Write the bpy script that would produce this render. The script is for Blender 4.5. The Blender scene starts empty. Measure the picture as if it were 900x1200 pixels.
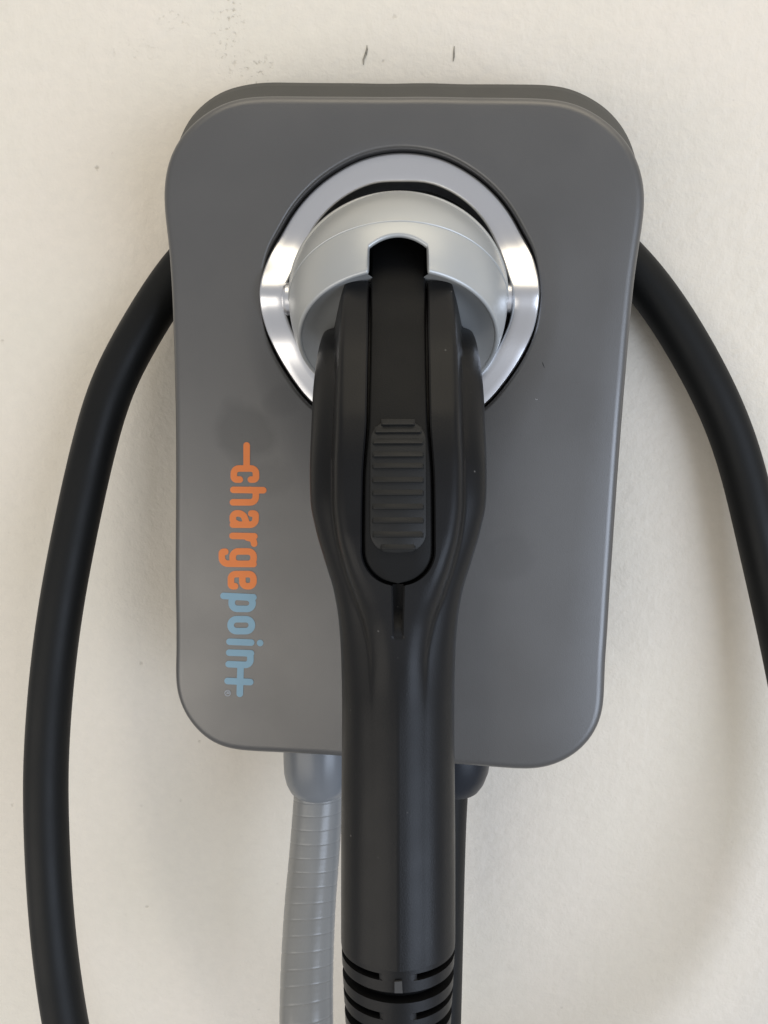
import bpy, bmesh, math
import numpy as np
from mathutils import Vector, Matrix

# ------------------------------------------------------------------ camera
F = 902.0                                   # focal length in photo pixels (900 x 1200)
PITCH, YAW, ROLL = math.radians(11.0), math.radians(4.3), math.radians(0.7)
ALPHA = math.radians(3.0)                   # lean of the charger's front face
FACE = Vector((0.0, -0.070, 1.25))          # holster centre on the front face
fw = Vector((-math.sin(YAW)*math.cos(PITCH), math.cos(YAW)*math.cos(PITCH), -math.sin(PITCH)))
rt0 = Vector((math.cos(YAW), math.sin(YAW), 0)); up0 = rt0.cross(fw)
RT = math.cos(ROLL)*rt0 + math.sin(ROLL)*up0
UP = -math.sin(ROLL)*rt0 + math.cos(ROLL)*up0
def ray(px, py): return fw + RT*((px-450)/F) - UP*((py-600)/F)
CAM = FACE - ray(470.5, 345)*0.300
def at(px, py, Z): return CAM + ray(px, py)*Z
def at_y(px, py, y):                        # on a plane parallel to the wall
    d = ray(px, py); return CAM + d*((y-CAM.y)/d.y)
FN = Vector((0, -math.cos(ALPHA), math.sin(ALPHA)))
FD = Vector((0, -math.sin(ALPHA), -math.cos(ALPHA)))      # down along the face
def face_xy(px, py, off=0.0):               # -> (x, s) on the face, pushed out by off
    d = ray(px, py); P = CAM + d*(((FACE+FN*off-CAM).dot(FN))/d.dot(FN)) - FACE
    return P.x, P.dot(FD)

sc = bpy.context.scene
cd = bpy.data.cameras.new('camera'); cam = bpy.data.objects.new('camera', cd)
sc.collection.objects.link(cam); sc.camera = cam
cd.sensor_fit = 'VERTICAL'; cd.sensor_height = 24; cd.lens = 24*F/1200
cd.clip_start = 0.01; cd.clip_end = 100
cam.matrix_world = Matrix((RT, UP, -fw)).transposed().to_4x4(); cam.location = CAM

# ------------------------------------------------------------------ light
w = bpy.data.worlds.new('World'); sc.world = w; w.use_nodes = True
bg = w.node_tree.nodes['Background']; bg.inputs[0].default_value = (.95, .965, 1.0, 1); bg.inputs[1].default_value = 0.47
def area(name, loc, target, sx, sy, power, col):
    l = bpy.data.lights.new(name, 'AREA'); l.shape = 'RECTANGLE'; l.size = sx; l.size_y = sy
    l.energy = power; l.color = col
    o = bpy.data.objects.new(name, l); sc.collection.objects.link(o)
    o.location = loc; o.rotation_euler = (Vector(target)-Vector(loc)).to_track_quat('-Z', 'Y').to_euler()
    return o
area('ceiling_lamp', (0.15, -0.66, 2.55), (0.1, -.10, 1.2), 1.9, 0.8, 10, (1.0, .88, .66))
area('doorway_light', (-1.3, -1.9, 0.40), (0, 0, 1.12), 2.2, 1.3, 19, (1.0, .93, .82))
area('sky_light', (1.6, -1.8, 0.70), (0, 0, 1.15), 1.5, 1.6, 40, (.70, .81, 1.0))
vs = sc.view_settings
vs.view_transform = 'Standard'; vs.look = 'None'; vs.exposure = 0; vs.gamma = 1; vs.use_curve_mapping = False

# ------------------------------------------------------------------ helpers
COL = sc.collection
def link(name, verts, faces, mat, parent=None, smooth=30):
    me = bpy.data.meshes.new(name); me.from_pydata([tuple(v) for v in verts], [], faces)
    bm = bmesh.new(); bm.from_mesh(me); bmesh.ops.remove_doubles(bm, verts=bm.verts, dist=1e-7)
    bmesh.ops.recalc_face_normals(bm, faces=bm.faces); bm.to_mesh(me); bm.free()
    me.materials.append(mat)
    if smooth:
        me.polygons.foreach_set('use_smooth', [True]*len(me.polygons)); me.set_sharp_from_angle(angle=math.radians(smooth))
    o = bpy.data.objects.new(name, me); COL.objects.link(o)
    if parent is not None: o.parent = parent
    return o
def empty(name, loc, label, cat, group=None):
    o = bpy.data.objects.new(name, None); COL.objects.link(o); o.location = loc; o.empty_display_size = .02
    tag(o, label, cat, group); return o
def tag(o, label, cat, group=None):
    o['label'] = label; o['category'] = cat
    if group: o['group'] = group
def grid_faces(n, m, closed=True, caps=(False, False)):    # n rings of m verts
    f = []
    for i in range(n-1):
        for j in range(m if closed else m-1):
            k = (j+1) % m; f.append((i*m+j, i*m+k, (i+1)*m+k, (i+1)*m+j))
    if caps[0]: f.append(tuple(range(m-1, -1, -1)))
    if caps[1]: f.append(tuple(range((n-1)*m, n*m)))
    return f
def interp(x, xs, ys): return float(np.interp(x, xs, ys))
def sinterp(x, xs, ys):                     # smooth (monotone cubic / pchip) interpolation
    xs = np.asarray(xs, float); ys = np.asarray(ys, float)
    if x <= xs[0]: return float(ys[0])
    if x >= xs[-1]: return float(ys[-1])
    h = np.diff(xs); d = np.diff(ys)/h; m = np.zeros(len(xs)); m[0] = d[0]; m[-1] = d[-1]
    for i in range(1, len(xs)-1):
        if d[i-1]*d[i] > 0:
            w1 = 2*h[i]+h[i-1]; w2 = h[i]+2*h[i-1]; m[i] = (w1+w2)/(w1/d[i-1]+w2/d[i])
    i = int(np.searchsorted(xs, x)-1); t = (x-xs[i])/h[i]
    return float((1+2*t)*(1-t)**2*ys[i]+t*(1-t)**2*h[i]*m[i]+t*t*(3-2*t)*ys[i+1]+t*t*(t-1)*h[i]*m[i+1])
def smooth01(t): t = min(1, max(0, t)); return t*t*(3-2*t)
def catmull(pts, n=10):
    P = [2*pts[0]-pts[1]]+list(pts)+[2*pts[-1]-pts[-2]]; out = []
    for i in range(1, len(P)-2):
        for k in range(n):
            t = k/n; a, b, c, d = P[i-1], P[i], P[i+1], P[i+2]
            out.append(0.5*((2*b)+(c-a)*t+(2*a-5*b+4*c-d)*t*t+(3*b-a-3*c+d)*t**3))
    out.append(P[-2]); return out
def sweep(path, radius, m=28, fn=None):     # tube along a list of Vectors
    verts = []; n = len(path); nrm = None; L = 0
    for i, p in enumerate(path):
        t = (path[min(i+1, n-1)]-path[max(i-1, 0)]).normalized()
        if nrm is None: nrm = t.orthogonal().normalized()
        nrm = (nrm - t*nrm.dot(t)).normalized(); b = t.cross(nrm)
        if i: L += (path[i]-path[i-1]).length
        for j in range(m):
            a = 2*math.pi*j/m; r = radius if fn is None else fn(L, a)
            verts.append(p+(nrm*math.cos(a)+b*math.sin(a))*r)
    return verts, grid_faces(n, m, True, (True, True))

# ------------------------------------------------------------------ materials
def mat(name, col, rough=.5, metal=0, bump=None, var=None, spec=.5, coat=0, rvar=None, dust=0):
    m = bpy.data.materials.new(name); m.use_nodes = True; nt = m.node_tree; N = nt.nodes; b = N['Principled BSDF']
    b.inputs['Base Color'].default_value = (*col, 1); b.inputs['Roughness'].default_value = rough
    b.inputs['Metallic'].default_value = metal; b.inputs['Specular IOR Level'].default_value = spec
    b.inputs['Coat Weight'].default_value = coat
    tc = N.new('ShaderNodeTexCoord')
    def noise(scale, detail=4):
        n = N.new('ShaderNodeTexNoise'); n.inputs['Scale'].default_value = scale; n.inputs['Detail'].default_value = detail
        nt.links.new(tc.outputs['Object'], n.inputs['Vector']); return n
    if bump:
        n = noise(bump[0]); bp = N.new('ShaderNodeBump'); bp.inputs['Strength'].default_value = bump[1]; bp.inputs['Distance'].default_value = bump[2]
        nt.links.new(n.outputs[0], bp.inputs['Height']); nt.links.new(bp.outputs[0], b.inputs['Normal'])
    if var:
        n = noise(var[0], 6); r = N.new('ShaderNodeValToRGB'); r.color_ramp.elements[0].position = .3; r.color_ramp.elements[1].position = .7
        r.color_ramp.elements[0].color = (*[c*(1-var[1]) for c in col], 1); r.color_ramp.elements[1].color = (*[c*(1+var[1]) for c in col], 1)
        nt.links.new(n.outputs[0], r.inputs[0]); nt.links.new(r.outputs[0], b.inputs['Base Color'])
    if dust:                                 # sparse pale dust specks
        vo = N.new('ShaderNodeTexVoronoi'); vo.inputs['Scale'].default_value = 330; nt.links.new(tc.outputs['Object'], vo.inputs['Vector'])
        m1 = N.new('ShaderNodeMapRange'); m1.inputs[1].default_value = .13; m1.inputs[2].default_value = .05; nt.links.new(vo.outputs['Distance'], m1.inputs[0])
        sp = N.new('ShaderNodeSeparateColor'); nt.links.new(vo.outputs['Color'], sp.inputs[0])
        m2 = N.new('ShaderNodeMapRange'); m2.inputs[1].default_value = .93; m2.inputs[2].default_value = 1.0; m2.inputs[4].default_value = dust; nt.links.new(sp.outputs[0], m2.inputs[0])
        mu = N.new('ShaderNodeMath'); mu.operation = 'MULTIPLY'; nt.links.new(m1.outputs[0], mu.inputs[0]); nt.links.new(m2.outputs[0], mu.inputs[1])
        mx = N.new('ShaderNodeMix'); mx.data_type = 'RGBA'; mx.inputs[7].default_value = (.45, .43, .40, 1); nt.links.new(mu.outputs[0], mx.inputs[0])
        if b.inputs['Base Color'].is_linked: nt.links.new(b.inputs['Base Color'].links[0].from_socket, mx.inputs[6])
        else: mx.inputs[6].default_value = (*col, 1)
        nt.links.new(mx.outputs[2], b.inputs['Base Color'])
    if rvar:
        n = noise(rvar[0], 5); r = N.new('ShaderNodeMapRange'); r.inputs[1].default_value = .3; r.inputs[2].default_value = .7
        r.inputs[3].default_value = rough-rvar[1]; r.inputs[4].default_value = rough+rvar[1]
        nt.links.new(n.outputs[0], r.inputs[0]); nt.links.new(r.outputs[0], b.inputs['Roughness'])
    return m
M_cover = mat('satin_graphite_paint', (.140, .138, .136), .37, .68, bump=(2600, .11, .0004), rvar=(24, .05))
M_house = mat('graphite_plastic', (.042, .042, .038), .6, 0, spec=.35, dust=.6, bump=(2600, .12, .0004), var=(60, .08))
M_ring = mat('brushed_aluminium', (.76, .76, .78), .28, 1.0)
M_cap = mat('silver_paint', (.45, .46, .455), .40, .40, bump=(3000, .08, .0003), rvar=(30, .04))
M_plastic = mat('black_moulded_plastic', (.0065, .0065, .0070), .39, 0, spec=.21, dust=.28, bump=(1800, .10, .0004), rvar=(28, .08))
M_lever = mat('matt_black_plastic', (.006, .006, .006), .55, 0, spec=.16, bump=(2200, .16, .0004), rvar=(40, .06))
M_pad = mat('worn_black_plastic', (.013, .013, .0125), .5, 0, spec=.26, bump=(2200, .16, .0004), rvar=(60, .08))
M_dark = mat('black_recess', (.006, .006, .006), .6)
M_cable = mat('black_rubber', (.007, .0073, .0073), .5, 0, spec=.2, bump=(900, .10, .0004), rvar=(30, .06))
M_conduit = mat('grey_vinyl', (.235, .238, .236), .28, 0, bump=(700, .05, .0004), var=(50, .06))
M_fitting = mat('slate_grey_nylon', (.165, .176, .190), .28, 0, var=(60, .05))
M_gland = mat('navy_black_nylon', (.010, .013, .019), .35, spec=.3)
M_orange = mat('orange_ink', (.68, .19, .042), .5, 0, var=(90, .04))
M_blue = mat('blue_ink', (.20, .34, .44), .5, 0, var=(90, .04))
M_grey = mat('pale_grey_ink', (.33, .36, .40), .5)
# smudge on the cover
def add_smudge(m):
    nt = m.node_tree; N = nt.nodes; b = N['Principled BSDF']; tc = N.new('ShaderNodeTexCoord')
    base = tuple(b.inputs['Base Color'].default_value)
    prev = None
    for (px, py, r, amt) in ((287, 506, .0135, .21), (322, 560, .0085, .11), (600, 652, .010, .07), (330, 470, .007, .09)):
        x, s = face_xy(px, py)
        n = N.new('ShaderNodeTexNoise'); n.inputs['Scale'].default_value = 70; n.inputs['Detail'].default_value = 3
        nt.links.new(tc.outputs['Object'], n.inputs['Vector'])
        mx = N.new('ShaderNodeVectorMath'); mx.operation = 'MULTIPLY_ADD'; mx.inputs[1].default_value = (.012,)*3
        nt.links.new(n.outputs['Color'], mx.inputs[0]); nt.links.new(tc.outputs['Object'], mx.inputs[2])
        P = FACE + Vector((x, 0, 0)) + FD*s + Vector((.006,)*3)
        d = N.new('ShaderNodeVectorMath'); d.operation = 'DISTANCE'; d.inputs[1].default_value = P
        nt.links.new(mx.outputs[0], d.inputs[0])
        mr = N.new('ShaderNodeMapRange'); mr.inputs[1].default_value = r*1.12; mr.inputs[2].default_value = r*.72; mr.inputs[4].default_value = amt
        nt.links.new(d.outputs['Value'], mr.inputs[0])
        if prev is None: prev = mr.outputs[0]
        else:
            a = N.new('ShaderNodeMath'); a.operation = 'MAXIMUM'; nt.links.new(prev, a.inputs[0]); nt.links.new(mr.outputs[0], a.inputs[1]); prev = a.outputs[0]
    mix = N.new('ShaderNodeMix'); mix.data_type = 'RGBA'; mix.inputs[6].default_value = base; mix.inputs[7].default_value = (.02, .022, .024, 1)
    nt.links.new(prev, mix.inputs[0]); nt.links.new(mix.outputs[2], b.inputs['Base Color'])
add_smudge(M_cover)

def wall_material():
    m = bpy.data.materials.new('cream_wall_paint'); m.use_nodes = True; nt = m.node_tree; N = nt.nodes; b = N['Principled BSDF']
    L = nt.links.new; tc = N.new('ShaderNodeTexCoord'); O = tc.outputs['Object']
    def noise(scale, detail=5, rough=.55, vec=O):
        n = N.new('ShaderNodeTexNoise'); n.inputs['Scale'].default_value = scale; n.inputs['Detail'].default_value = detail
        n.inputs['Roughness'].default_value = rough; L(vec, n.inputs['Vector']); return n.outputs[0]
    def ramp(v, p0, p1, a, c):
        r = N.new('ShaderNodeMapRange'); r.inputs[1].default_value = p0; r.inputs[2].default_value = p1
        r.inputs[3].default_value = a; r.inputs[4].default_value = c; L(v, r.inputs[0]); return r.outputs[0]
    def mixc(f, a, c):
        x = N.new('ShaderNodeMix'); x.data_type = 'RGBA'; L(f, x.inputs[0])
        for k, v in ((6, a), (7, c)):
            if isinstance(v, tuple): x.inputs[k].default_value = v
            else: L(v, x.inputs[k])
        return x.outputs[2]
    def math_(op, a, c):
        x = N.new('ShaderNodeMath'); x.operation = op
        for k, v in ((0, a), (1, c)):
            if isinstance(v, (int, float)): x.inputs[k].default_value = v
            else: L(v, x.inputs[k])
        return x.outputs[0]
    col = mixc(ramp(noise(9, 3), .35, .65, 0, 1), (.725, .672, .575, 1), (.75, .685, .592, 1))
    col = mixc(ramp(noise(160, 4), .35, .7, 0, .35), col, (.66, .61, .525, 1))
    # dirty pits and specks
    vo = N.new('ShaderNodeTexVoronoi'); vo.inputs['Scale'].default_value = 70
    nz = N.new('ShaderNodeTexNoise'); nz.inputs['Scale'].default_value = 600; L(O, nz.inputs['Vector'])
    va = N.new('ShaderNodeVectorMath'); va.operation = 'MULTIPLY_ADD'; va.inputs[1].default_value = (.0022,)*3; L(nz.outputs['Color'], va.inputs[0]); L(O, va.inputs[2])
    L(va.outputs[0], vo.inputs['Vector'])
    speck = math_('MULTIPLY', ramp(vo.outputs['Distance'], .09, .03, 0, 1), ramp(noise(31, 2), .54, .66, 0, .6))
    col = mixc(speck, col, (.30, .26, .20, 1))
    # a grubby patch above the charger and a few short dark scuffs
    g = None
    for (px, py, rx, rz, amt) in ((268, 30, .010, .030, .75), (300, 85, .012, .012, .75), (428, 65, .0012, .0052, 0), (205, 20, .012, .008, .4), (160, 60, .02, .006, .35)):
        if not amt: continue
        P = at_y(px, py, 0); mp = N.new('ShaderNodeMapping'); mp.vector_type = 'POINT'
        mp.inputs['Scale'].default_value = (1/rx, 1, 1/rz); mp.inputs['Location'].default_value = (-P.x/rx, 0, -P.z/rz)
        L(O, mp.inputs[0]); ln = N.new('ShaderNodeVectorMath'); ln.operation = 'LENGTH'; L(mp.outputs[0], ln.inputs[0])
        v = ramp(ln.outputs['Value'], 1.0, .3, 0, amt); g = v if g is None else math_('MAXIMUM', g, v)
    grime = math_('MULTIPLY', g, ramp(noise(420, 3), .56, .68, 0, 1))
    col = mixc(grime, col, (.46, .41, .33, 1))
    L(col, b.inputs['Base Color']); b.inputs['Roughness'].default_value = .55
    h = math_('ADD', math_('MULTIPLY', noise(70, 6), 1.0), math_('MULTIPLY', noise(240, 4), .55))
    h = math_('SUBTRACT', h, math_('MULTIPLY', math_('MAXIMUM', speck, grime), .5))
    h = math_('ADD', h, math_('MULTIPLY', noise(800, 3), .16))
    vo2 = N.new('ShaderNodeTexVoronoi'); vo2.inputs['Scale'].default_value = 120; L(O, vo2.inputs['Vector'])
    h = math_('ADD', h, ramp(vo2.outputs['Distance'], .0, .35, .10, 0))
    bp = N.new('ShaderNodeBump'); bp.inputs['Strength'].default_value = .6; bp.inputs['Distance'].default_value = .0012
    L(h, bp.inputs['Height']); L(bp.outputs[0], b.inputs['Normal'])
    return m
M_wall = wall_material()

# ------------------------------------------------------------------ wall
wl = link('wall', [(-1.6, 0, 0), (1.6, 0, 0), (1.6, 0, 2.7), (-1.6, 0, 2.7), (-1.6, .1, 0), (1.6, .1, 0), (1.6, .1, 2.7), (-1.6, .1, 2.7)],
          [(0, 1, 2, 3), (5, 4, 7, 6), (4, 0, 3, 7), (1, 5, 6, 2), (3, 2, 6, 7), (4, 5, 1, 0)], M_wall, smooth=0)
wl['kind'] = 'structure'; wl['label'] = 'cream painted plaster wall with small scuffs'
M_scuff = mat('dark_scuff', (.24, .22, .18), .7, var=(900, .5))
def scuff(pts, wd):
    P = [at_y(x, y, -.0003) for x, y in pts]; v = []; n = len(P)
    for i, p in enumerate(P):
        t = (P[min(i+1, n-1)]-P[max(i-1, 0)]).normalized(); s = Vector((t.z, 0, -t.x))*wd*(math.sin(math.pi*(i+.35)/(n-.3))*.9+.1)
        v += [p-s, p+s]
    link('paint_scuff', v, [(2*i, 2*i+1, 2*i+3, 2*i+2) for i in range(n-1)], M_scuff, wl, 0)
scuff([(430, 53), (430, 58), (428.5, 64), (426, 70), (426, 76)], .00055)
scuff([(532.5, 54), (532, 60), (532, 66), (531, 72)], .0004)

# ------------------------------------------------------------------ charging station
def fp(x, s, d=0.0): return FACE + Vector((x, 0, 0)) + FD*s + FN*d
# right half of the front outline, photo pixels: averaged from both sides of the symmetric body
station = empty('charging_station', (0, 0, FACE.z-.19), 'graphite wall-mounted electric car charger with chrome holster ring and orange and blue lettering', 'charger')
def child(o): o.parent = station; o.matrix_parent_inverse = station.matrix_basis.inverted(); return o
Lp = [(303,114),(280,116),(255,125),(235,138),(220,152),(208,167),(200,183),(194,207),(192.5,227),(193,243),(197.5,277),(200,302),(204,372),(207.6,454),(208.5,541),(207.5,585),(206,700),(206,760),(206,802),(210,818),(218,837),(232,855),(247,868),(265,876),(282,878),(340,881)]
Rp = [(620,116),(653,117.5),(675,122),(695,132),(717,148),(737,170),(748,190),(754,213),(756,233),(754,255),(750,277),(740.6,350),(731,444),(724,537),(716,646),(711,760),(709,802),(707,830),(700,852),(683,875),(662,890),(645,897),(625,900.5),(600,899)]
C_S = .062                                   # middle of the body
def periodic(P):                              # closed outline -> radius as a function of the angle from "up"
    A = sorted((math.atan2(x, -(q-C_S)) % (2*math.pi), math.hypot(x, q-C_S)) for x, q in P)
    an = [a for a, r in A]; ra = [r for a, r in A]
    an = [a-2*math.pi for a in an[-3:]]+an+[a+2*math.pi for a in an[:3]]; ra = ra[-3:]+ra+ra[:3]
    return lambda t: sinterp(t % (2*math.pi), an, ra)
front_r = periodic([face_xy(*p, -.004) for p in Lp+Rp+[(350, 114), (400, 114.3), (467, 114.7), (530, 115), (580, 115.5), (400, 884.6), (467, 889.3), (535, 894)]])
full = []
for i in range(1440):
    a = 2*math.pi*i/1440; r = front_r(a); full.append((r*math.sin(a), -r*math.cos(a)+C_S))
def resample(pts, n, it=0):
    P = np.array(pts+[pts[0]]); d = np.r_[0, np.cumsum(np.hypot(*np.diff(P, axis=0).T))]; t = np.linspace(0, d[-1], n, endpoint=False)
    Q = np.stack([np.interp(t, d, P[:, 0]), np.interp(t, d, P[:, 1])], 1)
    for _ in range(it): Q = .25*np.roll(Q, 1, 0)+.5*Q+.25*np.roll(Q, -1, 0)
    return Q
NO = 360
OUT = resample(full, NO, 9)
HV = OUT.copy()                               # long even curves along both sides
for _ in range(260): HV = .25*np.roll(HV, 1, 0)+.5*HV+.25*np.roll(HV, -1, 0)
for i in range(NO):
    q = OUT[i, 1]; wt = smooth01((q+.020)/.05)*smooth01((.172-q)/.075)
    if abs(OUT[i, 0]) > .07: OUT[i, 0] = OUT[i, 0]*(1-wt)+HV[i, 0]*wt
for _ in range(4): OUT = .25*np.roll(OUT, 1, 0)+.5*OUT+.25*np.roll(OUT, -1, 0)
def offset(Q, d):
    t = np.roll(Q, -1, 0)-np.roll(Q, 1, 0); t /= np.linalg.norm(t, axis=1)[:, None]
    nrm = np.stack([-t[:, 1], t[:, 0]], 1)     # inward
    if ((Q.mean(0)-Q[0])@nrm[0]) < 0: nrm = -nrm
    return Q+nrm*d
# holster ring outlines, right half in photo pixels relative to the ring centre
ringo = [(0,-168),(42,-162),(79,-144),(118,-109),(139,-76),(153.5,-50),(161.5,-25),(164.5,2),(161,28),(152,56),(131,94),(99,132),(52,158),(0,167)]
ringi = [(0,-133),(37,-130),(72,-112),(99,-84),(114,-56),(125,-29),(133.5,-6),(134.5,10),(130,32),(119,56),(98,90),(74,112),(38,128),(0,133)]
def depth(s):                                # the ring swells forward at both sides
    return -.0034 + .0105*math.exp(-(abs(s-.001)/.0140)**2.0)
def ring_curve(pts, n, grow=0):
    A = []
    for dx, dy in pts:
        x0, s0 = face_xy(467+dx, 346+dy); x, s = face_xy(467+dx, 346+dy, depth(s0)); x1, s1 = face_xy(467-dx, 346+dy, depth(s0))
        A.append((math.atan2(dx, -dy), math.hypot((x-x1)/2, (s+s1)/2)))
    # exact angles from metric coordinates
    B = []
    for dx, dy in pts:
        x0, s0 = face_xy(467+dx, 346+dy); x, s = face_xy(467+dx, 346+dy, depth(s0)); x1, _ = face_xy(467-dx, 346+dy, depth(s0))
        B.append((math.atan2((x-x1)/2, -s), math.hypot((x-x1)/2, s)))
    an = [b[0] for b in B]; ra = [b[1] for b in B]
    an = [-a for a in an[1:3]][::-1]+an+[2*math.pi-a for a in an[-3:-1]][::-1]; ra = ra[1:3][::-1]+ra+ra[-3:-1][::-1]
    out = []
    for i in range(n):
        a = 2*math.pi*i/n; b = a if a <= math.pi else 2*math.pi-a
        r = sinterp(b, an, ra)+grow; out.append((math.sin(a)*r, -math.cos(a)*r))
    Q = np.array(out)
    for _ in range(n//40): Q = .25*np.roll(Q, 1, 0)+.5*Q+.25*np.roll(Q, -1, 0)
    return Q
RX = face_xy(467, 346)[0]                    # the ring's centre on the face
HOLE = ring_curve(ringo, NO, .0007)+np.array([RX, 0])
# match hole samples to outline samples by angle
def match(Q, n):
    A = np.unwrap(np.arctan2(Q[:, 0]-RX, -Q[:, 1])); return A
ao = np.arctan2(OUT[:, 0]-RX, -OUT[:, 1]); k0 = int(np.argmin(np.abs(ao))); OUT = np.roll(OUT, -k0, 0)
if OUT[20, 0] < 0: OUT = np.roll(OUT[::-1], 1, 0)
ao = np.unwrap(np.arctan2(OUT[:, 0]-RX, -OUT[:, 1])); ah = np.unwrap(np.arctan2(HOLE[:, 0]-RX, -HOLE[:, 1]))
def hole_at(Q):
    A = np.r_[ah-2*math.pi, ah, ah+2*math.pi]; X = np.r_[Q[:, 0], Q[:, 0], Q[:, 0]]; S = np.r_[Q[:, 1], Q[:, 1], Q[:, 1]]
    return np.stack([np.interp(ao, A, X), np.interp(ao, A, S)], 1)
H = hole_at(HOLE)
def loopv(Q, d): return [fp(x, s, d) for x, s in Q]
rings = [loopv(H, -.013), loopv(H, -.0012)]
Hc = H-np.array([RX, 0]); Hn = Hc/np.linalg.norm(Hc, axis=1)[:, None]
for k in (1, 2, 3):
    a = math.pi/2*k/3; rings.append(loopv(H+Hn*.0012*(1-math.cos(a)), -.0012*(1-math.sin(a))))
IN = offset(OUT, .0040)
for t in (.25, .5, .75): rings.append(loopv((H+Hn*.0012)*(1-t)+IN*t, 0))
rings.append(loopv(IN, 0))
for k in range(1, 9):
    a = math.pi/2*k/8; rings.append(loopv(offset(OUT, .0040*(1-math.sin(a))), -.0040*(1-math.cos(a))))
rings.append(loopv(OUT, -.0044)); rings.append(loopv(offset(OUT, .0006), -.0050)); rings.append(loopv(offset(OUT, .0030), -.0052))
V = [v for r in rings for v in r]
cover = child(link('front_cover', V, grid_faces(len(rings), NO), M_cover, None, 40))
# body behind the cover, flaring towards the wall at the top
BKD = -.041
rear_px = [(303,96),(350,96),(400,96.3),(467,97),(530,97.4),(580,97.7),(620,98),(653,99.5),(675,105),(700,118),(720,135),(736,158),(743.5,177),(746,190),(751,214),(752.5,233),(751,255),(746.5,277),(736,335),
           (280,100),(258,107),(238,121),(220,141),(211.5,160),(204.5,181),(198.5,206),(196.5,227),(197,243),(201,275),(206,325)]
low = [(x, q) for x, q in full[::24] if q > .030]
rear_r = periodic([face_xy(*p, BKD) for p in rear_px]+low)
REAR = []
for x, q in OUT:
    a = math.atan2(x, -(q-C_S)); r = rear_r(a); REAR.append((r*math.sin(a), -r*math.cos(a)+C_S))
REAR = np.array(REAR)
for _ in range(6): REAR = .25*np.roll(REAR, 1, 0)+.5*REAR+.25*np.roll(REAR, -1, 0)
def back_loop(t):                            # t 0..1 from the seam to the rear edge
    return offset(OUT, .0010)*(1-t)+REAR*t
hb = [loopv(offset(OUT, .0035), -.0056)]+[loopv(back_loop(t), -.0058-.0352*t) for t in (0, .25, .5, .75, .95)]+[loopv(offset(back_loop(1), .0012), -.0425)]+[loopv(offset(back_loop(1), .016), -.0435)]
house = child(link('back_housing', [v for r in hb for v in r], grid_faces(len(hb), NO, True, (False, True)), M_house, None, 35))
seam_loops = [loopv(offset(OUT, .0016), -.0051), loopv(offset(back_loop(0), -.0001), -.0060), loopv(offset(back_loop(.13), -.0004), -.0058-.0352*.13), loopv(offset(back_loop(.14), .0010), -.0058-.0352*.14)]
child(link('seam_shade_strip', [v for r in seam_loops for v in r], grid_faces(len(seam_loops), NO), M_dark, None, 60))  # black strip standing in for the shade in the gap behind the cover
# mounting plate between the housing and the wall
mp = resample([tuple(p) for p in offset(OUT, .022)], 120)
vv = [fp(x, s, -.040) for x, s in mp]+[Vector((fp(x, s).x, -.0005, fp(x, s).z)) for x, s in mp]
child(link('mounting_plate', vv, grid_faces(2, 120, True, (True, True)), M_dark, None, 30))
# holster cup: a dark dish behind the ring
cup = []
for rr_, d in ((1.02, -.0125), (.97, -.013), (.90, -.019), (.4, -.021)):
    cup.append([fp(RX+x*rr_, s*rr_, d) for x, s in (HOLE-np.array([RX, 0]))[::3]])
m_ = len(cup[0]); child(link('holster_cup', [v for r in cup for v in r], grid_faces(len(cup), m_, True, (False, True)), M_dark))
# holster ring
NR = 288
Ro = ring_curve(ringo, NR); Ri = ring_curve(ringi, NR)
prof = []
bw = .0009
def lerp(a, b, t): return a*(1-t)+b*t
wdt = np.linalg.norm(Ro-Ri, axis=1)
def rl_(t_abs_from_outer, dz):               # absolute distance from the outer edge
    t = np.clip(t_abs_from_outer/wdt, 0, 1)[:, None]; Q = Ro*(1-t)+Ri*t
    return [fp(RX+x, s, depth(s)+dz) for x, s in Q]
prof.append(rl_(0*wdt, -.006)); prof.append(rl_(0*wdt, -bw))
for k in (1, 2, 3): a = math.pi/2*k/3; prof.append(rl_(bw*(1-math.cos(a))+0*wdt, -bw*(1-math.sin(a))))
for t in (.33, .66): prof.append(rl_(wdt*t, 0))
for k in (3, 2, 1): a = math.pi/2*k/3; prof.append(rl_(wdt-bw*(1-math.cos(a)), -bw*(1-math.sin(a))))
prof.append(rl_(wdt, -bw)); prof.append(rl_(wdt, -.012))
child(link('holster_ring', [v for r in prof for v in r], grid_faces(len(prof), NR), M_ring, None, 50))

for P in ([(635.5, 424), (636.5, 427), (638, 431)], [(627, 467), (628.5, 468.2), (630, 468)]):
    vv = []
    for i, p in enumerate(P):
        x, q = face_xy(*p); w_ = (.00008, .00022, .00008)[i]; vv += [fp(x-w_, q, .0001), fp(x+w_, q+.0001, .0001)]
    o = link('surface_nick', vv, [(0, 1, 3, 2), (2, 3, 5, 4)], M_dark if P[0][0] > 630 else M_ring, None, 0); o.parent = cover
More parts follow.
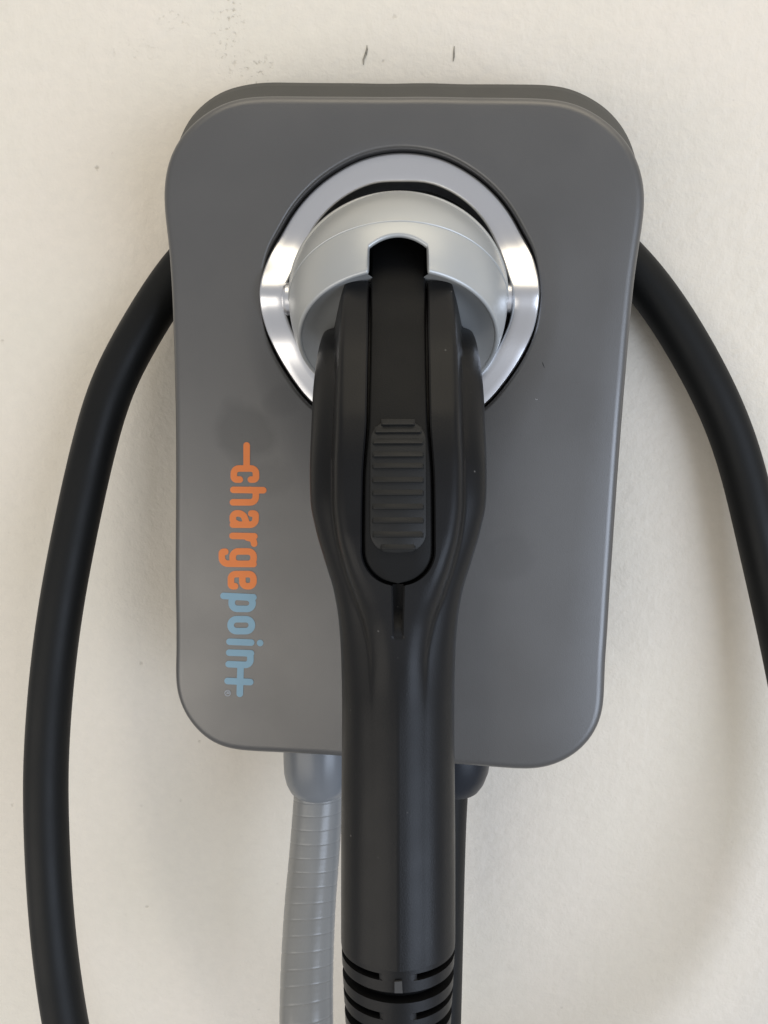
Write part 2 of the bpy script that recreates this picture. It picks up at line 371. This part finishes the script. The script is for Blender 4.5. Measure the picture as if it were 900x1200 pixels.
# lettering -------------------------------------------------------
def roundpath(P, r, closed=False):
    P = [np.array(p, float) for p in P]; out = []; n = len(P)
    for i, p in enumerate(P):
        if not closed and i in (0, n-1): out.append(p); continue
        a, b = P[i-1], P[(i+1) % n]; la, lb = np.linalg.norm(a-p), np.linalg.norm(b-p); q = min(r, la*.5, lb*.5)
        A = p+(a-p)/la*q; B = p+(b-p)/lb*q
        C = A+B-p
        for t in np.linspace(0, math.pi/2, 7): out.append(C+(B-C)*math.sin(t)+(A-C)*math.cos(t))
    if closed: out.append(out[0])
    return out
def print_mesh(name, paths, w, mt, h=.45):
    segs = []
    for P in paths:
        P = [np.array(p, float) for p in P]
        segs += [(P[i], P[i+1]) for i in range(len(P)-1)] if len(P) > 1 else [(P[0], P[0]+1e-4)]
    A = np.array([s[0] for s in segs]); B = np.array([s[1] for s in segs])
    lo = np.minimum(A.min(0), B.min(0))-w-1; hi = np.maximum(A.max(0), B.max(0))+w+1
    xs = np.arange(lo[0], hi[0]+h, h); ys = np.arange(lo[1], hi[1]+h, h); X, Y = np.meshgrid(xs, ys); G = np.stack([X, Y], -1)
    D = np.full(X.shape, 1e9)
    for a, b in zip(A, B):
        ab = b-a; t = np.clip(((G-a)@ab)/max(ab@ab, 1e-9), 0, 1); D = np.minimum(D, np.linalg.norm(G-a-t[..., None]*ab, axis=-1))
    D -= w
    verts = {}; faces = []
    def vid(p):
        k = (round(p[0]*1e4), round(p[1]*1e4))
        if k not in verts: verts[k] = len(verts)
        return verts[k]
    for j in range(len(ys)-1):
        for i in range(len(xs)-1):
            c = [(j, i), (j, i+1), (j+1, i+1), (j+1, i)]; v = [D[q] for q in c]
            if min(v) > 0: continue
            poly = []
            for k in range(4):
                p0, p1 = c[k], c[(k+1) % 4]; d0, d1 = v[k], v[(k+1) % 4]
                if d0 <= 0: poly.append((X[p0], Y[p0]))
                if (d0 <= 0) != (d1 <= 0):
                    t = d0/(d0-d1); poly.append((X[p0]*(1-t)+X[p1]*t, Y[p0]*(1-t)+Y[p1]*t))
            ids = []
            for p in poly:
                q = vid(p)
                if q not in ids: ids.append(q)
            if len(ids) > 2: faces.append(tuple(ids))
    co = [None]*len(verts)
    for (kx, ky), i in verts.items():
        x, s = face_xy(kx/1e4, ky/1e4, .00015); co[i] = fp(x, s, .00015)
    o = link(name, co, faces, mt, None, 0)
    # print faces out of the cover
    if o.data.polygons[0].normal.dot(FN) < 0: o.data.flip_normals()
    o.parent = cover; return o
R = roundpath
letters = [
 ('dash_and_letter_c', [[(289, 522), (289, 549)], R([(281, 562), (274, 562), (274, 549), (300, 549), (300, 562), (294, 562)], 6)], M_orange),
 ('letter_h', [[(273.5, 574), (308.5, 574.5)], R([(273, 588.7), (299.8, 588.7), (299.8, 575), (293, 574)], 6.5)], M_orange),
 ('letter_a', [R([(294.5, 601.8), (299.6, 601.8), (299.4, 615), (273, 614.8)], 6.5), R([(288.5, 612), (285, 601.6), (272.8, 601.6), (272.8, 611.5), (278, 614)], 6)], M_orange),
 ('letter_r', [[(272.5, 628), (298, 628.5)], R([(290, 630), (296.5, 631.5), (297.8, 637.2)], 4)], M_orange),
 ('letter_g', [R([(272.6, 646.2), (297.2, 646.2), (297.2, 660.8), (272.6, 660.8)], 6.5, True), R([(297, 661), (260, 660.5), (260, 646.8), (264, 646.6)], 7)], M_orange),
 ('letter_e', [R([(284, 674), (284, 687), (297, 687), (297, 672.8), (270.6, 672.8), (270.6, 687), (275.5, 687)], 5.5)], M_orange),
 ('letter_p', [[(262, 698.3), (297, 700)], R([(271.5, 699), (296, 700.5), (296, 713.6), (271.5, 713.4)], 6.5, True)], M_blue),
 ('letter_o', [R([(270.2, 725.6), (295.2, 725.6), (295.2, 739.6), (270.2, 739.6)], 7.2, True)], M_blue),
 ('letter_i', [[(269, 752), (294.3, 753)], [(304.8, 753.5)]], M_blue),
 ('letter_n_with_plus', [[(268.6, 764.8), (294, 765.6)], R([(268, 778.3), (293.6, 779.4), (293.3, 766.5), (288, 765.4)], 6.5), [(282, 779), (281, 813)], [(266.8, 798), (293.2, 799.3)]], M_blue)]
for nm, P, mt_ in letters: print_mesh(nm, P, 3.85, mt_)
c0 = (266.8, 812.2)
print_mesh('registered_mark', [[(c0[0]+3.3*math.cos(a), c0[1]+3.3*math.sin(a)) for a in np.linspace(0, 2*math.pi, 25)],
    [(265, 810.8), (268.6, 810.8), (268.6, 812.6), (267, 812.8), (267, 810.8)], [(267, 812.2), (265, 813.4)]], .42, M_grey, .2)

# cable gland under the charger (black) ---------------------------
def lathe_z(prof, c, m=48):
    v = []
    for r, z in prof:
        for j in range(m): a = 2*math.pi*j/m; v.append(Vector((c.x+r*math.cos(a), c.y+r*math.sin(a), c.z+z)))
    return v, grid_faces(len(prof), m, True, (True, True))
GY = -.046
gz = at_y(531, 922, GY); gr = 42/F*(gz-CAM).dot(fw)
v, f = lathe_z([(gr*.95, .050), (gr*.97, .030), (gr, .022), (gr, .016), (gr*.96, .010), (gr*.86, .0045), (gr*.74, .001), (gr*.62, 0), (gr*.5, .001)], gz)
child(link('cable_gland', v, f, M_gland))

# ------------------------------------------------------------------ flexible conduit
cz = at_y(373, 924, GY); cr = 40/F*(cz-CAM).dot(fw)
conduit = empty('flexible_conduit', (cz.x, cz.y, cz.z-.12), 'grey ribbed flexible conduit with slate grey fitting coming out below the charger', 'conduit')
def cchild(o): o.parent = conduit; o.matrix_parent_inverse = conduit.matrix_basis.inverted(); return o
v, f = lathe_z([(cr*.97, .052), (cr*.97, .030), (cr, .028), (cr, .014), (cr*.985, .009), (cr*.93, .0045), (cr*.84, .0012), (cr*.76, 0), (cr*.6, .0015)], cz)
cchild(link('fitting', v, f, M_fitting))
Zc = (cz-CAM).dot(fw)
pth = [at(374, 912, Zc-.0005), at(373, 938, Zc), at(368.5, 1000, Zc-.004), at(363.5, 1060, Zc-.011), at(360, 1130, Zc-.020), at(359, 1200, Zc-.029), at(360, 1290, Zc-.036), at(364, 1400, Zc-.036)]
pth = catmull(pth, 150); hr = 29.0/F*Zc
PITCHH = .0066
def ribfn(L, a):
    ph = ((L/PITCHH - a/(2*math.pi)) % 1.0); return hr*(1+.007*abs(ph-.5)-.009*math.exp(-((ph-.5)/.05)**2))
v, f = sweep(pth, hr, 56, ribfn)
cchild(link('ribbed_hose', v, f, M_conduit, None, 60))

# ------------------------------------------------------------------ connector (built in its own frame)
Z0 = .300; PX, PY = 466.5, 348.0
O = at(PX, PY, Z0)
k = math.atan((PX-450)/F)
ex = (RT*math.cos(k) - fw*math.sin(k)).normalized(); eh = (-(fw*math.cos(k)+RT*math.sin(k))).normalized(); es = -UP
Mh = Matrix((ex, es, eh)).transposed().to_4x4()
Y0 = (PY-600)/F*Z0
conn = empty('charging_connector', O, 'black car charging plug with silver collar and thumb latch parked in the chrome holster', 'charging plug')
conn.matrix_world = Matrix.Translation(O) @ Mh
def S(py, Z): return (py-600)/F*Z - Y0       # photo row at depth Z -> coordinate along the handle
def hp(x, s, h): return Vector((x, s, h))
# collar: dome turned about an axis leaning down
PHI = math.radians(61); sa, ca = math.sin(PHI), math.cos(PHI)
def cap_pt(r, t, th):                        # th = 0 at the top (latch side)
    u = r*math.cos(th); return hp(r*math.sin(th), t*sa - u*ca, t*ca + u*sa)
CAPP = [(-.036, .010), (-.0320, .0200), (-.0276, .0262), (-.020, .0325), (-.012, .0378), (-.004, .0410), (.002, .0420), (.0065, .0419), (.012, .0411), (.018, .0396), (.0225, .0380), (.0245, .0370)]
ct = [p[0] for p in CAPP]; crr = [p[1] for p in CAPP]
TE = .0240; TN = .0122
NT = 400
def t_end(th):
    a = abs(th if th <= math.pi else th-2*math.pi)
    r = .0385; x = r*math.sin(a) if a < math.pi/2 else r
    hw = .0098
    q = smooth01((x-hw+.0003)/.0012)
    top = TN + .0034*max(0, (x/hw))**2.0 if x < hw*1.05 else TN+.0036
    return top*(1-q)+TE*q
ths = []
for i in range(NT):                          # denser near the notch
    u = i/NT*2-1; ths.append(math.pi*(0.35*u+0.65*u**3) if True else 0)
rings_ = []
for fr in np.linspace(0, 1, 22):
    rg = []
    for th in ths:
        te = t_end(th)-.0010; t = ct[0]+(te-ct[0])*fr; rg.append(cap_pt(sinterp(t, ct, crr), t, th))
    rings_.append(rg)
LR = .0010
for kk in range(1, 8):                       # rolled lip
    a = math.pi*kk/7; rg = []
    for th in ths:
        te = t_end(th)-.0010; r = sinterp(te, ct, crr)
        rg.append(cap_pt(r-LR*(1-math.cos(a)), te+LR*math.sin(a), th))
    rings_.append(rg)
for dd in (.0008,):
    rg = []
    for th in ths:
        te = t_end(th)-.0010; r = sinterp(te, ct, crr); rg.append(cap_pt(r-.0021-dd*.1, te-dd, th))
    rings_.append(rg)
def cfix(o): o.parent = conn; return o
cfix(link('collar', [v for r in rings_ for v in r], grid_faces(len(rings_), NT, True, (True, False)), M_cap, None, 50))
# fine moulding seam on the collar and back flange
def torus(fn, r, n=160, m=8):
    pts = [fn(2*math.pi*i/n) for i in range(n)]; v = []
    for i in range(n):
        t = (pts[(i+1) % n]-pts[i-1]).normalized(); nn = t.orthogonal().normalized() if i == 0 else (nn-t*nn.dot(t)).normalized(); b = t.cross(nn)
        v += [pts[i]+(nn*math.cos(2*math.pi*j/m)+b*math.sin(2*math.pi*j/m))*r for j in range(m)]
    f = []
    for i in range(n):
        for j in range(m): f.append((i*m+j, i*m+(j+1) % m, ((i+1) % n)*m+(j+1) % m, ((i+1) % n)*m+j))
    return v, f
v, f = torus(lambda a: cap_pt(.0419, .0065, a), .00032); cfix(link('collar_seam', v, f, M_cap))
def arc_tube(fn, a0, a1, r, n=90): return sweep([fn(a0+(a1-a0)*i/n) for i in range(n+1)], r, 10)
v, f = arc_tube(lambda a: hp(.0408*math.sin(a), -.0376*math.cos(a)+.0006, .0080), -1.75, 1.75, .0010); cfix(link('collar_flange', v, f, M_cap))
# recessed front face of the collar, open under the latch
fr_, m2 = [], 120
angs = [math.radians(16.6)+ (2*math.pi-math.radians(33.2))*i/(m2-1) for i in range(m2)]
for r, t in ((.0366, TE-.0002), (.0352, TE-.0010), (.0315, TE-.0036), (.0265, TE-.0055), (.012, TE-.006)):
    fr_.append([cap_pt(r, t, a) for a in angs])
cfix(link('collar_face', [v for r in fr_ for v in r], grid_faces(5, m2, False), M_cap, None, 30))
v = [cap_pt(r, t, th) for r, t in ((.032, -.014), (.024, .0175)) for th in np.linspace(-.33, .33, 12)]
cfix(link('latch_pocket', v, grid_faces(2, 12, False), M_dark))
for sgn in (-1, 1):                          # round side lugs between collar and ring
    pr_ = [(.0062, -.004), (.0062, .0022), (.0056, .0032), (.0044, .0037), (.002, .0039)]; v = []
    for r, z in pr_:
        for j in range(32): a = 2*math.pi*j/32; v.append(hp(sgn*(.0408+z), .0012+r*math.cos(a), .002+r*math.sin(a)))
    cfix(link('side_lug', v, grid_faces(5, 32, True, (False, True)), M_ring))

# handle body ----------------------------------------------------
s_ = lambda py, Z: S(py, Z)
# key rows: (s, silhouette h, half width, front height of the lower tier, height of the ridge, ridge half width, back depth)
KEY = [
 (.0045, -.018, .0262, -.014, .0360, .0186, .020),
 (.0075, -.012, .0272, -.006, .0388, .0189, .020),
 (.0140, .001, .0282, .0125, .0436, .0191, .020),
 (.0200, .011, .0287, .0265, .0475, .0192, .020),
 (.0300, .022, .0292, .0385, .0535, .0192, .022),
 (.0400, .031, .0293, .0470, .0585, .0192, .024),
 (.0550, .041, .0290, .0550, .0655, .0192, .024),
 (.0700, .047, .0289, .0595, .0685, .0196, .022),
 (.0800, .048, .0286, .0605, .0690, .0196, .020),
 (.0900, .0475, .0268, .0605, .0690, .0186, .019),
 (.1000, .0465, .0240, .0600, .0680, .0165, .018),
 (.1100, .0450, .0212, .0590, .0660, .0135, .018),
 (.1200, .0440, .0197, .0585, .0628, .0105, .018),
 (.1320, .0430, .0190, .0590, .0600, .0090, .018),
 (.1500, .0430, .0187, .0605, .0570, .0090, .018),
 (.2000, .0430, .0190, .0610, .0570, .0090, .0185),
 (.2250, .0430, .0190, .0608, .0570, .0090, .0185),
 (.2330, .0430, .0187, .0604, .0570, .0090, .0185)]
KS = [q[0] for q in KEY]
def kv(s, i): return sinterp(s, KS, [q[i] for q in KEY])
LEND = .1062                                  # end of the latch channel
def chan(s):                                  # (half width, depth) of the latch channel
    w0 = sinterp(s, [0, .030, .055, .075, .0955], [.0102, .0098, .0097, .0107, .0109])
    if s < LEND-w0: return w0, .0075
    if s < LEND:
        q = (s-(LEND-w0))/w0; w1 = w0*math.sqrt(max(0, 1-q*q)); return max(w1, .00165), .0075
    if s < .1225:
        return .00165-.0004*(s-LEND)/.0163, .0060-.0056*smooth01((s-LEND-.006)/.0103)
    return .0012, 0.0
def front(x, s):
    hc, W, H2, HR, w2 = kv(s, 1), kv(s, 2), kv(s, 3), kv(s, 4), kv(s, 5)
    x = abs(x); q = min(1, x/W)
    n = interp(s, [.02, .06, .11, .14], [3.2, 3.0, 2.5, 2.15])
    h2 = hc+(H2-hc)*max(0, 1-q**n)**(1/n)
    # raised ridge with a rounded shoulder
    r = interp(s, [.03, .09, .12], [.0022, .0042, .007])
    e = x-(w2-r)
    if e <= 0: h1 = HR
    elif e < r*.94: h1 = HR-(r-math.sqrt(r*r-e*e))
    else: h1 = HR-(r-math.sqrt(r*r-(.94*r)**2))-(e-.94*r)*6.0
    h1 -= .0006*(x/w2)**2
    kk = interp(s, [.03, .08, .12], [.0006, .0016, .004])     # smooth maximum
    g = max(0, 1-abs(h1-h2)/(2*kk)) ; h = max(h1, h2)+kk*.5*g*g
    return h
def soft_crease(s, x): return .0007*smooth01((s-.125)/.03)*math.exp(-abs(x)/.0050)
rows = sorted(set([round(v, 5) for v in np.r_[np.arange(.0045, .0940, .0012), np.arange(.0940, .1062, .00028), np.arange(.1062, .126, .0006), np.arange(.126, .2265, .002)]]))
body = []
for s in rows:
    W, hc, bk, w2 = kv(s, 2), kv(s, 1), kv(s, 6), kv(s, 5); cw, cdp = chan(s)
    half = [(0, 0, 1), (cw*.6, 0, 1), (cw, 0, 1), (cw, 1, 0)]
    xs_ = [cw+.0005]+list(np.linspace(cw+.0012, max(cw+.0020, w2-.005), 4))+list(np.linspace(max(cw+.0030, w2-.004), w2+.003, 12))
    lo = w2+.0034
    for u in np.linspace(0.02, 1, 16): xs_.append(lo+(W-lo)*math.sin(u*math.pi/2))
    P = []
    for x, z, fl in half:
        h = front(x, s)-(cdp if fl else .0005 if cdp > 0 else 0); P.append((x, h))
    for x in xs_: P.append((x, front(min(x, W), s)+(soft_crease(s, x))))
    P[0] = (0, P[0][1]+soft_crease(s, 0)); P[1] = (P[1][0], P[1][1]+soft_crease(s, P[1][0])); P[2] = (P[2][0], P[2][1]+soft_crease(s, cw)); P[3] = (P[3][0], P[3][1]+soft_crease(s, cw))
    for u in np.linspace(.1, 1, 12):
        a = u*math.pi/2; P.append((W*math.cos(a)**.8 if a < 1.5707 else 0, hc-bk*math.sin(a)))
    ring_ = [hp(x, s, h) for x, h in P]+[hp(-x, s, h) for x, h in P[-2:0:-1]]
    body.append(ring_)
mB = len(body[0])
cfix(link('handle_body', [v for r in body for v in r], grid_faces(len(body), mB, True, (True, True)), M_plastic, None, 38))

# latch lever ----------------------------------------------------
def lever_h(s): return sinterp(s, [-.014, -.004, .004, .012, .020, .030, .040, .055, .070, .085, .097, .1055], [.0255, .0318, .0362, .0410, .0452, .0515, .0570, .0648, .0690, .0698, .0692, .0672])
lr = []; lrows = sorted(set([round(v, 5) for v in np.r_[np.arange(-.014, .094, .002), np.arange(.094, .1054, .0005), .1054]]))
for s in lrows:
    cw = chan(max(s, 0))[0]-.00075
    if s > LEND-.0118:
        w0 = .0101; q = min(1, max(0, (s-(LEND-.0009-w0))/w0)); cw = w0*math.sqrt(max(1e-4, 1-q*q))
    h = lever_h(s); b = min(.0008, cw*.4); rg = []
    for x, d in ((0, 0), (cw*.5, .00004), (cw-b, .0001), (cw-b*.45, .0003), (cw-.00012, .0008), (cw, .0016), (cw, .0060)): rg.append((x, h-d))
    lr.append([hp(x, s, z) for x, z in rg]+[hp(-x, s, z) for x, z in rg[::-1][:-1]])
mL = len(lr[0])
fl_ = grid_faces(len(lr), mL, True, (True, True))
lever = cfix(link('latch_lever', [v for r in lr for v in r], fl_, M_lever, None, 40))
# thumb pad with moulded ridges
sp0, sp1 = S(492, .233), S(648, .2302)
def pad_w(s):
    rr2 = .0062; W = .0083
    e = max(0, sp0+rr2-s, s-(sp1-rr2)); return W-rr2+math.sqrt(max(0, rr2*rr2-e*e))
pr2 = []
for s in np.linspace(sp0+.00002, sp1-.00002, 90):
    wv = pad_w(s); h = lever_h(s); e = min(s-sp0, sp1-s); z = .00045*smooth01(e/.0006)
    pr2.append([hp(x, s, h+d) for x, d in ((-wv, -.0006), (-wv, z*.5), (-wv+.0004, z), (0, z+.00004), (wv-.0004, z), (wv, z*.5), (wv, -.0006))])
cfix_ = link('thumb_pad', [v for r in pr2 for v in r], grid_faces(len(pr2), 7, True, (True, True)), M_pad, lever, 40)
rows_px = [497, 506, 519, 534.3, 547.7, 564.2, 579.2, 595.6, 611.7, 628.2, 643.2]
for py in rows_px:
    s = S(py, .3-(lever_h(S(py, .2315))+.0005)); wv = max(.003, pad_w(s)-.0006)
    v = []
    for x in (-wv, -wv+.0005, wv-.0005, wv):
        en = 1 if abs(x) < wv-.0001 else .25
        for ds, dz in ((-.0017, -.0002), (-.0004, .00080*en), (.00015, .00090*en), (.00040, .0005*en), (.00046, -.0002)): v.append(hp(x, s+ds, lever_h(s+ds)+.00042+dz))
    link('grip_ridge', v, grid_faces(4, 5, True, (True, True)), M_pad, lever, 40)

# strain relief --------------------------------------------------
SR0, SR1 = .2252, .285
def sr_base(s, a):                            # a = 0 at the front
    tp = interp(s, [SR0, .2365, .262, SR1], [1.0, .975, .90, .78])
    return .0190*tp, .0184*tp
pitch_ = .0063
grooves = []                                  # (start, end, full)
g0 = S(1141, .2415)
for i in range(7):
    c = g0+pitch_*i; hw_ = .00085 if i % 2 == 0 else .0014; grooves.append((c-hw_, c+hw_, i % 2 == 1))
cuts = [SR0, SR1]
for a_, b_, _ in grooves: cuts += [a_-.0003, a_, b_, b_+.0003]
cuts += list(np.arange(SR0, SR1, .0012)); cuts = sorted(set(round(c, 6) for c in cuts))
mS = 96; sv = []
for s in cuts:
    for j in range(mS):
        a = 2*math.pi*j/mS; ax_, ah_ = sr_base(s, a); d = 0
        for a_, b_, fu in grooves:
            if a_-1e-6 <= s <= b_+1e-6:
                if fu: d = .0034
                else:
                    aw = min(a, 2*math.pi-a); d = .0030*smooth01((aw-.30)/.10)*smooth01((2.8-aw)/.1)
        ax_ -= d; ah_ -= d; sv.append(hp(ax_*math.sin(a), s, .0428+ah_*math.cos(a)))
cfix(link('strain_relief', sv, grid_faces(len(cuts), mS, True, (True, True)), M_plastic, None, 35))
st = S(1152.5, .2402)
v = [hp(x, st+ds, .0428+.0183+dz) for dz in (-.001, .0007) for x, ds in ((-.0011, -.0017), (.0012, -.0019), (.0014, .0018), (-.0011, .0018))]
cfix(link('alignment_tab', v, [(0, 1, 2, 3), (4, 5, 6, 7), (0, 1, 5, 4), (1, 2, 6, 5), (2, 3, 7, 6), (3, 0, 4, 7)], mat('worn_grey_plastic', (.035, .035, .035), .5), None, 0))

# ------------------------------------------------------------------ charging cable: one continuous run
end_handle = conn.matrix_world @ hp(0, SR1-.004, .0428)
CRAD = 24.8/F*.352
cp = [end_handle, conn.matrix_world @ hp(.000, SR1+.03, .041), at(500, 1480, .30), at(620, 1620, .32), at(780, 1560, .345), at(930, 1330, .36), at(962, 1080, .364), at(944, 900, .364),
      at(916, 750, .362), at(891, 640, .358), at(868, 539, .355), at(838, 462, .352), at(791, 378, .350), at(746, 317, .349), at(690, 265, .350), at(600, 215, .352),
      at(470, 195, .352), at(350, 215, .352), at(245, 280, .352), at(205, 326, .352), at(180, 363, .352), at(153, 409, .352), at(126, 464, .352), at(104, 548, .352), at(86, 632, .352), at(71.5, 710, .352), at(61, 790, .353), at(55, 870, .354),
      at(53.5, 937, .354), at(58, 1053, .355), at(74, 1193, .357), at(120, 1390, .36), at(220, 1600, .362), at(370, 1690, .366), at(490, 1560, .374), at(512, 1350, .385)]
gp = gz
cp += [Vector((at(519, 1150, .39).x, gp.y, at(519, 1150, .39).z)), Vector((gp.x-.003, gp.y, gp.z-.030)), Vector((gp.x-.0025, gp.y, gp.z-.004)), Vector((gp.x-.0025, gp.y, gp.z+.01))]
cpath = catmull(cp, 16)
for _ in range(110): cpath = [cpath[0]]+[cpath[i-1]*.25+cpath[i]*.5+cpath[i+1]*.25 for i in range(1, len(cpath)-1)]+[cpath[-1]]
v, f = sweep(cpath, CRAD, 32)
cab = link('charging_cable', v, f, M_cable, None, 60)
tag(cab, 'thick black rubber cable hung in loops behind the graphite charger', 'cable')
